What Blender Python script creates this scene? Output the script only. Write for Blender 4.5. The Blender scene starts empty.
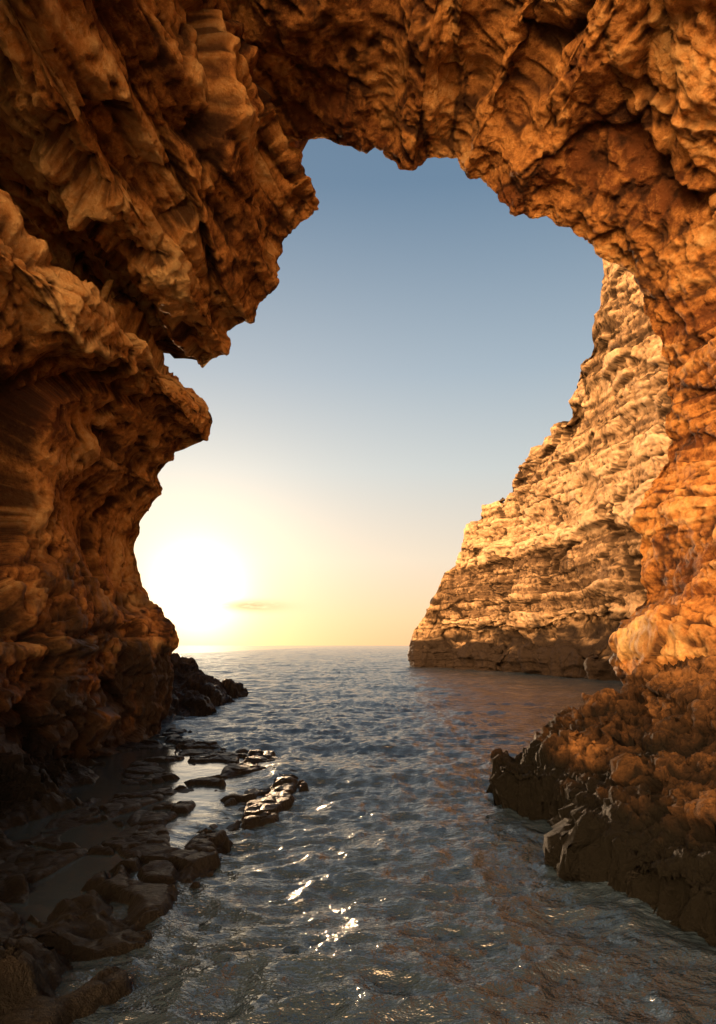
import bpy, math, numpy as np
from mathutils import Vector
rng=np.random.RandomState(7)
EYE=3.0
# ------------------------------------------------------------------ noise
PERM=rng.permutation(256).astype(np.int32)
GR=rng.normal(size=(256,3)); GR/=np.linalg.norm(GR,axis=1)[:,None]; GR=GR.astype(np.float32)
RND=rng.rand(256,3).astype(np.float32)
R1=(rng.rand(256).astype(np.float32)*2-1)
G2=rng.normal(size=(256,3)).astype(np.float32)*0.55
def hsh(x,y,z): return PERM[(PERM[(PERM[x&255]+y)&255]+z)&255]
def perlin(p):
    p=p.astype(np.float32); i=np.floor(p).astype(np.int32); f=p-i
    u=f*f*f*(f*(f*6-15)+10); r=np.zeros(len(p),np.float32)
    for dx in (0,1):
        wx=u[:,0] if dx else 1-u[:,0]
        for dy in (0,1):
            wy=u[:,1] if dy else 1-u[:,1]
            for dz in (0,1):
                wz=u[:,2] if dz else 1-u[:,2]
                g=GR[hsh(i[:,0]+dx,i[:,1]+dy,i[:,2]+dz)]
                d=g[:,0]*(f[:,0]-dx)+g[:,1]*(f[:,1]-dy)+g[:,2]*(f[:,2]-dz)
                r+=wx*wy*wz*d
    return r*1.6
def fbm(p,o=4,l=2.03,g=0.5):
    r=0;a=1
    for k in range(o):
        r=r+a*perlin(p+17.3*k); p=p*l; a*=g
    return r
def ridged(p,o=4):
    r=0;a=1
    for k in range(o):
        r=r+a*(1-2*np.abs(perlin(p+9.1*k))); p=p*2.07; a*=0.5
    return r
def voro(p,flat=False):
    """cellular noise; flat=True: cells live on integer z layers (2-D per layer)"""
    p=p.astype(np.float32); i=np.floor(p).astype(np.int32)
    f1=np.full(len(p),9,np.float32); f2=f1.copy(); val=np.zeros(len(p),np.float32)
    for dx in (-1,0,1):
        for dy in (-1,0,1):
            for dz in ((0,) if flat else (-1,0,1)):
                c=i+np.array([dx,dy,dz],np.int32)
                h=hsh(c[:,0],c[:,1],c[:,2])
                d=p-(c+RND[h])
                if flat: d[:,2]=0
                dd=np.sqrt((d*d).sum(1))
                v=R1[h]+(G2[h]*d).sum(1)
                m=dd<f1
                f2=np.where(m,f1,np.minimum(f2,dd)); val=np.where(m,v,val); f1=np.where(m,dd,f1)
    return f1,f2,val
def warp(p,s,a):
    q=p*s
    return p+a*np.stack([perlin(q),perlin(q+31.7),perlin(q+63.1)],1)
def sst(a,b,x):
    t=np.clip((x-a)/(b-a),0,1); return t*t*(3-2*t)
def blur(A,n=1):
    for _ in range(n):
        B=np.pad(A,1,mode='edge')
        A=(B[:-2,1:-1]+6*B[1:-1,1:-1]+B[2:,1:-1])/8
        B=np.pad(A,1,mode='edge')
        A=(B[1:-1,:-2]+6*B[1:-1,1:-1]+B[1:-1,2:])/8
    return A
# ------------------------------------------------------------------ mesh helpers
def grid_normals(P):
    du=np.gradient(P,axis=0); dv=np.gradient(P,axis=1)
    n=np.cross(du,dv); n/=np.linalg.norm(n,axis=2)[:,:,None]+1e-9
    return n
def make_grid(name,P,mat,**attrs):
    nu,nv=P.shape[:2]
    me=bpy.data.meshes.new(name)
    me.vertices.add(nu*nv); me.vertices.foreach_set("co",P.reshape(-1).astype(np.float32))
    idx=np.arange(nu*nv).reshape(nu,nv)
    q=np.stack([idx[:-1,:-1],idx[1:,:-1],idx[1:,1:],idx[:-1,1:]],-1).reshape(-1,4)
    nf=len(q); me.loops.add(nf*4); me.loops.foreach_set("vertex_index",q.reshape(-1).astype(np.int32))
    me.polygons.add(nf); me.polygons.foreach_set("loop_start",(np.arange(nf)*4).astype(np.int32))
    me.polygons.foreach_set("use_smooth",np.ones(nf,bool))
    me.update(calc_edges=True)
    for nm,arr in attrs.items():
        a=me.attributes.new(nm,"FLOAT","POINT"); a.data.foreach_set("value",np.ascontiguousarray(arr).reshape(-1).astype(np.float32))
    me.materials.append(mat)
    ob=bpy.data.objects.new(name,me); bpy.context.scene.collection.objects.link(ob)
    return ob
def blocks(p,h,cell):
    """bedded, jointed rock: beds of thickness h broken into blocks of size cell"""
    zc=p[:,2]/h; idx=np.floor(zc); fr=zc-idx
    off=R1[(idx.astype(np.int32)*37)&255]*3.1
    q=np.stack([p[:,0]/cell+off,p[:,1]/cell-off*1.7,idx+.5],1)
    f1,f2,v=voro(q,flat=True)
    joint=np.minimum(sst(0,.07,f2-f1),sst(0,.10,fr)*sst(0,.06,1-fr))
    bedv=R1[(idx.astype(np.int32)*91+13)&255]
    return .75*v+.55*bedv+.35*(fr-.5), joint, bedv
def rock_disp(p,big=1.0,mid=1.0,fine=1.0,sc=1.0,dip=None,beds=((1.1,2.4,.20),(.36,.9,.085)),bt=.10):
    if dip is None: dip=0*p[:,2]
    pz=p.copy(); pz[:,2]=p[:,2]+dip
    d=big*0.8*(fbm(p*np.array([.2,.15,.2])/sc,3))
    w2=warp(pz,0.4/sc,0.30*sc)
    f1,f2,v=voro(w2*0.33/sc*np.array([1,.8,1.3]))
    e1=sst(0.0,0.04,f2-f1)
    d=d+big*0.36*v-0.14*big*(1-e1)
    wb=warp(pz,.3/sc,.35*sc); wb=warp(wb,1.6/sc,.08*sc)
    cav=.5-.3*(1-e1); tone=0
    fade=np.clip(.75+.6*perlin(p*.3/sc+21),.15,1.2)
    for k,(h,c,a) in enumerate(beds):
        v2,j,bv=blocks(wb+k*3.7,h,c)
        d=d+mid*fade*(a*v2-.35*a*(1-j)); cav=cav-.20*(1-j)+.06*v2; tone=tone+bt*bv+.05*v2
    f1,f2,v3=voro(warp(pz,3/sc,.05)*2.9/sc*np.array([1,.9,1.4])+1.5)
    d=d+fine*.045*v3
    fb=fbm(p*np.array([1.9,1.9,3.0])/sc,4,g=.62)
    pits=fbm(p*3.1/sc+40,3,g=.7); pits=np.maximum(0,pits-.3)
    d=d+fine*(0.055*fb-0.10*pits)
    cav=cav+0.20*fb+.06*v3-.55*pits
    n1=fbm(p*np.array([.5,.5,.6])/sc+70,4,g=.6)
    n2=fbm(pz*np.array([.25,.25,3.0])/sc+90,4,g=.6)
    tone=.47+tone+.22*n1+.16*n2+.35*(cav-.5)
    return d*sc,cav,tone
def wetness(p,lo,hi,k=.55):
    z=p[:,2]+(hi-lo)*k*fbm(p*.7+55,4)
    return 1-sst(lo,hi,z)
# ------------------------------------------------------------------ materials
def new_mat(name):
    m=bpy.data.materials.new(name); m.use_nodes=True
    nt=m.node_tree; b=nt.nodes["Principled BSDF"]; return m,nt,b
def ramp(nt,stops,interp='LINEAR'):
    r=nt.nodes.new("ShaderNodeValToRGB"); cr=r.color_ramp; cr.interpolation=interp
    while len(cr.elements)<len(stops): cr.elements.new(0.5)
    for e,(p,c) in zip(cr.elements,stops):
        e.position=p; e.color=(*c,1) if len(c)==3 else c
    return r
def math_n(nt,op,a,b=None,c=None,clamp=False):
    n=nt.nodes.new("ShaderNodeMath"); n.operation=op; n.use_clamp=clamp
    for i,v in enumerate((a,b,c)):
        if v is None: continue
        if isinstance(v,(int,float)): n.inputs[i].default_value=v
        else: nt.links.new(v,n.inputs[i])
    return n.outputs[0]
def noise_n(nt,vec,scale,detail=6,rough=.6,dist=0.0):
    n=nt.nodes.new("ShaderNodeTexNoise"); n.inputs["Scale"].default_value=scale
    n.inputs["Detail"].default_value=detail; n.inputs["Roughness"].default_value=rough
    n.inputs["Distortion"].default_value=dist; nt.links.new(vec,n.inputs["Vector"]); return n.outputs["Fac"]
def mixc(nt,fac,a,b,blend='MIX'):
    n=nt.nodes.new("ShaderNodeMix"); n.data_type='RGBA'; n.blend_type=blend
    for s,v in ((0,fac),(6,a),(7,b)):
        if isinstance(v,(int,float)): n.inputs[s].default_value=v
        elif isinstance(v,tuple): n.inputs[s].default_value=(*v,1)
        else: nt.links.new(v,n.inputs[s])
    return n.outputs[2]
def attr(nt,name):
    a=nt.nodes.new("ShaderNodeAttribute"); a.attribute_name=name; return a.outputs["Fac"]
def rock_material(name,dark,midc,light,wetcol,nscale=6.0,bump=.22,wr=.45,spec=.3,wb=2.0):
    m,nt,b=new_mat(name)
    geo=nt.nodes.new("ShaderNodeNewGeometry"); pos=geo.outputs["Position"]
    n3=noise_n(nt,pos,nscale,6,.76)
    cav=attr(nt,"cav"); wet=attr(nt,"wet")
    t=math_n(nt,'ADD',attr(nt,"tone"),math_n(nt,'MULTIPLY_ADD',n3,1.2,-.6))
    r=ramp(nt,[(0.12,dark),(0.45,midc),(0.85,light)]); nt.links.new(t,r.inputs[0])
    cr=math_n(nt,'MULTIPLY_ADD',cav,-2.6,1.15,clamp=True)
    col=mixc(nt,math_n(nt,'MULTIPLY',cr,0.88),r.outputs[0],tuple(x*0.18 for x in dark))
    wetc=mixc(nt,n3,tuple(x*0.3 for x in wetcol),tuple(x*wb for x in wetcol))
    col=mixc(nt,wet,col,wetc)  # wet rock tone; on the cave's left wall it also carries painted shade
    nt.links.new(col,b.inputs["Base Color"])
    nt.links.new(math_n(nt,'MULTIPLY_ADD',wet,-wr,0.88),b.inputs["Roughness"])
    b.inputs["Specular IOR Level"].default_value=spec
    bp=nt.nodes.new("ShaderNodeBump"); bp.inputs["Strength"].default_value=1.0; bp.inputs["Distance"].default_value=bump
    nt.links.new(n3,bp.inputs["Height"]); nt.links.new(bp.outputs[0],b.inputs["Normal"])
    return m
cave_mat=rock_material("ochre_limestone",(.21,.070,.015),(.65,.295,.074),(.88,.58,.24),(.026,.015,.008),bump=.30)
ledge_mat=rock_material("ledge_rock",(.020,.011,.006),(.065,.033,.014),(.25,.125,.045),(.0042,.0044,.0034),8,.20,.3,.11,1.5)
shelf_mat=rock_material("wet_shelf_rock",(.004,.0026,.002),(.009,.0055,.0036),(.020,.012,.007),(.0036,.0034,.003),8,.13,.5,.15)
cliff_mat=rock_material("pale_limestone",(.115,.072,.040),(.34,.225,.123),(.52,.375,.23),(.014,.0095,.0065),2.2,.38,.25,.1)

# ------------------------------------------------------------------ cave arch
T=[(150,790,24,.0),(160,720,24,.0),(170,690,24,.0),(172,655,24,.02),(175,635,24,.03),(165,612,24,.04),(148,600,24,.05),(143,575,23.5,.06),(138,545,23,.08),
(145,520,23,.10),(152,505,22.5,.12),(164,490,22,.15),(160,475,22,.18),(175,455,21.5,.2),(185,440,21,.22),(207,441,20.5,.25),(218,425,20.3,.28),(211,408,20.3,.3),
(195,394,20.5,.32),(180,386,21,.36),(152,378,21.5,.42),(147,338,21.5,.42),(180,339,20.5,.40),(200,358,19.5,.40),(214,364,19.2,.4),(230,353,19,.4),(226,335,19,.44),
(250,318,18.6,.46),(262,300,18.4,.5),(276,290,18,.55),(275,265,18,.6),(280,248,17.8,.65),(292,232,17.5,.72),(318,214,17,.8),(314,194,17,.85),(298,172,17.2,.9),(290,146,17.3,.9),
(316,146,17,.8),(345,151,16.8,.65),(385,148,16.5,.55),(395,168,16.2,.48),(412,175,16,.46),(438,160,16,.46),(456,160,16,.45),(462,181,15.8,.44),(490,178,15.6,.42),
(498,203,15.5,.4),(515,214,15.5,.38),(545,218,15.5,.36),(562,226,15.5,.35),(592,248,15.5,.34),(612,264,15.5,.32),(628,272,15.5,.3),(638,300,15.5,.28),(650,330,15.5,.25),(664,370,15.6,.22),(664,420,15.8,.2),
(666,455,16,.2),(645,490,16,.2),(632,520,16,.2),(640,560,16,.18),(640,600,16,.16),(612,640,16,.14),(620,675,16,.1),(650,690,16,.06),(655,740,16,.0),(660,800,16,.0)]
T=np.array(T,float)
seg=np.r_[0,np.cumsum(np.hypot(np.diff(T[:,0]),np.diff(T[:,1])))]
NU=1200
tt=np.linspace(0,seg[-1],NU)
O=np.stack([np.interp(tt,seg,T[:,k]) for k in range(4)],1)
def gsm(A,s):
    k=int(3*s)+1; x=np.arange(-k,k+1); w=np.exp(-x*x/(2*s*s)); w/=w.sum()
    Ap=np.pad(A,((k,k),(0,0)),mode='edge')
    Ap[:k]=2*A[0]-A[1:k+1][::-1]; Ap[-k:]=2*A[-1]-A[-k-1:-1][::-1]
    return np.stack([np.convolve(Ap[:,j],w,'valid') for j in range(A.shape[1])],1)
O[:,2:]=gsm(O[:,2:],25)
S0=gsm(O[:,:2],1.6); S1=gsm(O[:,:2],12); S2=gsm(O[:,:2],50)
NV=520; NB=24
vv=np.r_[-np.linspace(1,0.015,NB)**1.5,np.linspace(0,1,NV)**1.15]
P=np.zeros((NU,len(vv),3))
D=O[:,2]; F=O[:,3]
# the high left corner of the mouth opens out sideways into a side alcove
side=np.exp(-((O[:,0]-304)**2+(O[:,1]-172)**2)/58.0**2)
for j,v in enumerate(vv):
    if v<0:
        S=S0; w=abs(v); g=1+2.2*w; Y=D+6*w
    else:
        a=sst(0.05,0.35,v); b_=sst(0.3,0.8,v)
        S=(S0*(1-a)+S1*a)*(1-b_)+S2*b_
        g=1+F*1.7*v**1.05; Y=D*(1-v)+1.0*v
    ax=(S[:,0]-358)/700*D; az=(645-S[:,1])/700*D
    cz=0.30*D
    P[:,j,0]=ax*g-side*(3.2*(1-math.exp(-v*5)) if v>0 else 8*abs(v)); P[:,j,1]=Y; P[:,j,2]=EYE+cz+(az-cz)*g
n=grid_normals(P)
mid=np.array([0,0,8.0]); 
tov=mid-P; tov[:,:,1]=0
sgn=np.sign((n*tov).sum(2)); n*=np.where(sgn==0,1,sgn)[:,:,None]
V=np.broadcast_to(vv[None,:],P.shape[:2])
env=sst(0.0,0.24,np.abs(V))
pf=P.reshape(-1,3)
dip=.75*pf[:,0]*sst(5,10,pf[:,2])
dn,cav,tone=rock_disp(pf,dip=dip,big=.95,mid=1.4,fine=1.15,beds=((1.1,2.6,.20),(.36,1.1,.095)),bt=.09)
rb=ridged(warp(pf,.3,.6)*np.array([.16,.10,.34])+(pf[:,[2,2,0]]*np.array([.12,0,.2])),2).reshape(P.shape[:2])
d2=.20*fbm(pf*1.3+3,5,g=.6)
sh=P.shape[:2]
dn=dn.reshape(sh); d2=d2.reshape(sh)
rbamp=.25+.35*sst(7,11,P[:,:,2])
disp=env*(dn+rbamp*(rb-.6)-.2)+(1-env)*(d2+.15*dn-.03)
disp=blur(disp,1)
P2=P+n*disp[:,:,None]
wet_shade_p=P2.reshape(-1,3).copy(); wet_shade_p[:,2]-=1.4*(wet_shade_p[:,0]<0)*sst(0,3,-wet_shade_p[:,0])  # wet band, raised on the left to paint shade into the lower wall
make_grid("sea_cave_arch",P2,cave_mat,cav=cav,tone=tone,wet=wetness(wet_shade_p,-.2,4.8))

# ------------------------------------------------------------------ far cliff
B=[(27,22,55,),(26,35,55),(24,47,54),(21,58,49),(19.9,63,43),(19.4,66,35),(19.0,67.5,30),(17.5,73,25),(16,80,23.5),(14.2,85.5,20.5),(12.3,89,17),(10,92,12.5),(8.6,94,7.4),(7.6,96,4.2),(8,100,4),(14,108,9),(30,120,14),(70,140,20)]
B=np.array(B,float)
sg=np.r_[0,np.cumsum(np.hypot(np.diff(B[:,0]),np.diff(B[:,1])))]
keys=np.array([0,25,37,80,95,sg[-1]]); cnt=[24,60,420,50,30]
ss=np.concatenate([np.linspace(keys[i],keys[i+1],cnt[i],endpoint=False) for i in range(5)])
C=np.stack([np.interp(ss,sg,B[:,k]) for k in range(3)],1)
C[:,:2]=gsm(C[:,:2],6); C[:,2]=gsm(C[:,2:3],3)[:,0]
C[:,2]*=1+.05*perlin(np.stack([ss*.45,0*ss,0*ss],1))+.05*np.tanh(5*perlin(np.stack([ss*.25,0*ss+3,0*ss],1)))
tg=np.gradient(C[:,:2],axis=0); tg/=np.linalg.norm(tg,axis=1)[:,None]
inn=np.stack([tg[:,1],-tg[:,0]],1)
NT=340; tz=np.linspace(0,1,NT); top=20
Q=np.zeros((len(ss),NT+top,3))
H=C[:,2]
toe=.8*perlin(np.stack([ss*.22,0*ss+7,0*ss],1))+.5*perlin(np.stack([ss*.7,0*ss+9,0*ss],1))
for j in range(NT):
    z=-2+tz[j]*(H+2)
    zz=z+1.6*toe
    sb=0.05*np.maximum(z,0)+ 1.6*sst(2.0,3.4,zz)*sst(5,14,H)+1.0*np.exp(-((zz-4.4)/1.0)**2)*sst(5,12,H)-toe*1.3*(1-sst(2,5,z))
    Q[:,j,:2]=C[:,:2]+inn*sb[:,None]; Q[:,j,2]=z
for k in range(top):
    e=(k+1)/top
    Q[:,NT+k]=Q[:,NT-1]; Q[:,NT+k,0]+= 40*e**2; Q[:,NT+k,1]+=6*e**2; Q[:,NT+k,2]+=1.0*e-3*e**2
n=grid_normals(Q); sgn=np.sign((n[:,:,:2]*-inn[:,None,:]).sum(2)); n[:,:NT]*=np.where(sgn[:,:NT]==0,1,sgn[:,:NT])[:,:,None]
n[:,NT:]=np.where(n[:,NT:,2:3]<0,-n[:,NT:],n[:,NT:])
dd,cv,tn=rock_disp(Q.reshape(-1,3),big=.8,mid=1.4,fine=.5,sc=1.4,beds=((2.6,8.5,.34),(.95,4.0,.25),(.38,1.6,.09)),bt=.13)
amp=np.minimum(1,(H/14))[:,None]*0.7+0.3
Q2=Q+n*(dd.reshape(Q.shape[:2])*amp)[:,:,None]
make_grid("sea_cliff",Q2,cliff_mat,cav=cv,tone=tn,wet=wetness(Q2.reshape(-1,3)*np.array([.35,.35,1]),3.2,6.0,.9))

# ------------------------------------------------------------------ right ledge
xs=np.linspace(1.6,10,320); ys=np.linspace(3.5,18.5,500)
X,Yg=np.meshgrid(xs,ys,indexing='ij')
pts=np.stack([X,Yg,np.zeros_like(X)],-1)
nz=fbm(pts.reshape(-1,3)*.55,4).reshape(X.shape)
edge=np.interp(ys,[3.5,6,7,8.2,10.2,12.5,14.2,15.0,15.8,17,18.5],[3.9,3.6,3.35,3.05,3.0,2.95,2.9,3.3,4.4,6.6,8.5])[None,:]+0.6*nz
dist=X-edge
topz=np.interp(dist,[-1,-.1,.15,.9,1.1,2.4,2.7,3.6,6],[-1.5,-.35,.75,1.0,1.35,1.65,2.1,2.5,3.2])
topz=topz*np.interp(ys,[3.5,6,8,10,13,18],[.6,.7,.8,.9,1.1,1.1])[None,:]
topz=topz+0.3*nz*sst(0,1,dist)
R=np.stack([X,Yg,topz],-1)
n=grid_normals(R); n=np.where(n[:,:,2:3]<0,-n,n)
dd,cv,tn=rock_disp(R.reshape(-1,3),big=.6,mid=1.6,fine=2.2,sc=.55,beds=((.42,1.1,.22),(.17,.45,.10)))
R2=R+n*dd.reshape(X.shape)[:,:,None]
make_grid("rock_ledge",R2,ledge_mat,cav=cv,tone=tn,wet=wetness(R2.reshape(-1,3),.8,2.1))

# ------------------------------------------------------------------ left shelf with pools and low outcrop
xs=np.linspace(-13,0.2,420); ys=np.r_[np.linspace(3.2,22,520),np.linspace(22.1,46,150)]
X,Yg=np.meshgrid(xs,ys,indexing='ij'); pf=np.stack([X,Yg,0*X],-1).reshape(-1,3)
nz=fbm(pf*.5,4).reshape(X.shape)
edge=np.interp(ys,[3.2,5,6,8,10,11.5,14,16,18,19.5,21,25,30,36,40,43,46],[-2.6,-2.3,-2.2,-2.15,-2.0,-1.7,-1.4,-1.3,-1.4,-2.8,-5,-6.2,-6.6,-6.6,-6.9,-8,-11])[None,:]+.7*nz
dist=edge-X
f1,f2,vc=voro(warp(pf,1.0,.6)*np.array([.62,.45,1])+2.2)
f1b,f2b,vb=voro(warp(pf,2.2,.15)*np.array([2.6,2.0,1])+7)
gap=sst(0.03,.11,f2-f1).reshape(X.shape); gb=sst(0,.2,f2b-f1b).reshape(X.shape); vc=vc.reshape(X.shape); vb=vb.reshape(X.shape)
z=-.66+.575*sst(-.3,.15,dist)+gap*.14+gb*.018+.025*vc+.02*vb+.06*nz
rs=np.interp(ys,[5,7,10,14,18,24],[.6,1.1,2.7,4.3,5.2,4.2])[None,:]
rd=dist-rs+.5*nz
rise=np.interp(rd,[0,.7,1.6,2.8,5],[0,.22,.6,1.3,2.5])
z=z+rise*(1+.35*nz)*np.interp(ys,[3,10,18,24,46],[.8,.9,.9,.8,.9])[None,:]
pool=sst(-.08,.06,perlin(pf*np.array([.75,.5,1])+4.4).reshape(X.shape))*sst(.45,.9,dist)*(1-sst(-.4,.3,rd))
z=z-.18*pool
far=sst(24,30,Yg)
z=z*(1-far)+far*(np.interp(dist,[-1,0,.4,3.8,6],[-1.2,-.3,.4,2.5,3.2])+.35*nz)
L=np.stack([X,Yg,z],-1)
n=grid_normals(L); n=np.where(n[:,:,2:3]<0,-n,n)
dd,cv,tn=rock_disp(L.reshape(-1,3),big=.5,mid=1.2,fine=1.2,sc=.5,beds=((.36,1.2,.20),(.15,.5,.09)))
aw=(.12+.9*sst(0,1.4,rd))*(1-far)+far*1.1
L2=L+n*(dd.reshape(X.shape)*aw)[:,:,None]
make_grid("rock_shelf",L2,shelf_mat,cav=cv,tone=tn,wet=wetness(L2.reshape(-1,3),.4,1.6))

# ------------------------------------------------------------------ sea
def growth(a,b,f,mn):
    r=[a]
    while r[-1]<b: r.append(r[-1]+max(mn,f*abs(r[-1])))
    return np.array(r)
yy=np.r_[-3000,-900,-300,-100,-40,-15,-6,-2,0,1,2,growth(3,3500,.0065,.04)]
xr=growth(4,3500,.05,.05); xx=np.r_[-xr[::-1],np.arange(-3.95,3.97,.045),xr]
X,Yg=np.meshgrid(xx,yy,indexing='ij')
r=np.hypot(X,Yg)
wf=np.stack([X,Yg,0*X],-1).reshape(-1,3)
ww=warp(wf,.35,.6)
w1=perlin(ww*np.array([.18,.28,1])); 
w2=.6-2*np.abs(perlin(ww*np.array([.6,1.0,1])+3)); w3=.6-2*np.abs(perlin(warp(wf,1.1,.25)*np.array([1.3,2.2,1])+8))
w4=.6-2*np.abs(perlin(warp(wf,2,.12)*np.array([3.2,4.8,1])+1)); w5=perlin(wf*np.array([6,9,1])+1)
fd=lambda a,b:(1-sst(a,b,r)).reshape(-1)
hgt=.20*w1*fd(300,900)+.08*w2*fd(150,500)+.052*w3*fd(60,160)+.025*w4*fd(22,60)+.008*w5*fd(9,20)
shel=np.interp(Yg,[3,8,14,18,20,22,26],[-2.6,-2.6,-2.4,-2.2,-4.5,-8,-60])
calm=.06+.94*sst(-.6,.5,X-shel).reshape(-1)
W=wf.copy(); W[:,2]=hgt*calm
m,nt,b=new_mat("sea_water")
b.inputs["Base Color"].default_value=(.013,.023,.036,1); b.inputs["Roughness"].default_value=.13; b.inputs["IOR"].default_value=1.48
b.inputs["Specular IOR Level"].default_value=.8
geo=nt.nodes.new("ShaderNodeNewGeometry")
mp=nt.nodes.new("ShaderNodeMapping"); mp.inputs["Scale"].default_value=(.65,1,1); nt.links.new(geo.outputs["Position"],mp.inputs[0])
a1=noise_n(nt,mp.outputs[0],2.4,5,.62,.2)
h=math_n(nt,'MULTIPLY',math_n(nt,'MULTIPLY',a1,.20),attr(nt,"chop"))
bp=nt.nodes.new("ShaderNodeBump"); bp.inputs["Strength"].default_value=.9; bp.inputs["Distance"].default_value=1
nt.links.new(h,bp.inputs["Height"]); nt.links.new(bp.outputs[0],b.inputs["Normal"])
make_grid("sea",W.reshape(X.shape+(3,)),m,chop=calm)

# ------------------------------------------------------------------ sky
def sdir(az,el):
    az=math.radians(az); el=math.radians(el)
    return Vector((math.sin(az)*math.cos(el),math.cos(az)*math.cos(el),math.sin(el)))
SAZ,SEL=-19.0,6.0
sd=sdir(SAZ,SEL); gd=sdir(-12.8,4.2)
wd=bpy.data.worlds.new("World"); bpy.context.scene.world=wd; wd.use_nodes=True
nt=wd.node_tree; nt.nodes.clear()
out=nt.nodes.new("ShaderNodeOutputWorld")
tc=nt.nodes.new("ShaderNodeTexCoord"); g=tc.outputs["Generated"]
sky=nt.nodes.new("ShaderNodeTexSky"); sky.sky_type='NISHITA'; sky.sun_disc=False
sky.sun_elevation=math.radians(SEL); sky.sun_rotation=math.radians(SAZ); sky.air_density=1; sky.dust_density=.3
bg1=nt.nodes.new("ShaderNodeBackground"); bg1.inputs[1].default_value=.02; nt.links.new(sky.outputs[0],bg1.inputs[0])
sp=nt.nodes.new("ShaderNodeSeparateXYZ"); nt.links.new(g,sp.inputs[0])
rp=ramp(nt,[(0.0,(.80,.42,.25)),(.04,(.82,.52,.32)),(.12,(.77,.63,.49)),(.24,(.55,.58,.57)),(.36,(.35,.43,.50)),(.55,(.13,.215,.32)),(1.0,(.05,.10,.18))])
nt.links.new(sp.outputs["Z"],rp.inputs[0])
def vdot(d):
    dt=nt.nodes.new("ShaderNodeVectorMath"); dt.operation='DOT_PRODUCT'; nt.links.new(g,dt.inputs[0]); dt.inputs[1].default_value=d
    return math_n(nt,'MAXIMUM',dt.outputs["Value"],0)
d0=vdot(gd)
def mk(k):
    cb=nt.nodes.new("ShaderNodeCombineXYZ")
    for i in range(3): nt.links.new(k,cb.inputs[i])
    return cb.outputs[0]
def glow(d,e,s,c):
    k=math_n(nt,'MULTIPLY',math_n(nt,'POWER',d,e),s)
    return mixc(nt,1.0,c,mk(k),'MULTIPLY')
col=rp.outputs[0]
for e,s,c in ((700,1.8,(1,.85,.6)),(95,.44,(1,.74,.40)),(16,.18,(1,.64,.36))):
    col=mixc(nt,1.0,col,glow(d0,e,s,c),'ADD')
fill_dot=vdot(sdir(214,8))
col=mixc(nt,1.0,col,glow(fill_dot,4.0,34,(1,.55,.235)),'ADD')  # invented warm sky lobe behind the camera, added to fill the cave walls
mpc=nt.nodes.new("ShaderNodeMapping"); mpc.inputs["Scale"].default_value=(14,14,70); nt.links.new(g,mpc.inputs[0])
cn=noise_n(nt,mpc.outputs[0],1.0,4,.55)
ez=math_n(nt,'POWER',2.718,math_n(nt,'MULTIPLY',math_n(nt,'POWER',math_n(nt,'DIVIDE',math_n(nt,'SUBTRACT',sp.outputs["Z"],.055),.008),2),-1))
ex=math_n(nt,'POWER',2.718,math_n(nt,'MULTIPLY',math_n(nt,'POWER',math_n(nt,'DIVIDE',math_n(nt,'SUBTRACT',sp.outputs["X"],-.150),.045),2),-1))
cm=math_n(nt,'MULTIPLY',math_n(nt,'MULTIPLY',ez,ex),math_n(nt,'MULTIPLY_ADD',cn,7,-2.2,clamp=True),clamp=True)
col=mixc(nt,math_n(nt,'MULTIPLY',cm,.95),col,(.66,.40,.23))
bg2=nt.nodes.new("ShaderNodeBackground"); nt.links.new(col,bg2.inputs[0]); bg2.inputs[1].default_value=1
ad=nt.nodes.new("ShaderNodeAddShader"); nt.links.new(bg1.outputs[0],ad.inputs[0]); nt.links.new(bg2.outputs[0],ad.inputs[1])
nt.links.new(ad.outputs[0],out.inputs[0])
sl=bpy.data.lights.new("sun","SUN"); sl.energy=5; sl.angle=math.radians(.6); sl.color=(1,.66,.38)
so=bpy.data.objects.new("sun",sl); bpy.context.scene.collection.objects.link(so)
so.rotation_euler=sd.to_track_quat('Z','Y').to_euler()
cd=bpy.data.cameras.new("camera"); co=bpy.data.objects.new("camera",cd); bpy.context.scene.collection.objects.link(co)
co.location=(0,0,EYE); co.rotation_euler=(math.radians(90),0,0)
cd.sensor_width=36; cd.lens=700/1024*36; cd.shift_y=133/1024; cd.clip_end=8000; cd.clip_start=.05
sc=bpy.context.scene; sc.camera=co
sc.view_settings.view_transform='Standard'; sc.view_settings.look='None'; sc.view_settings.exposure=0
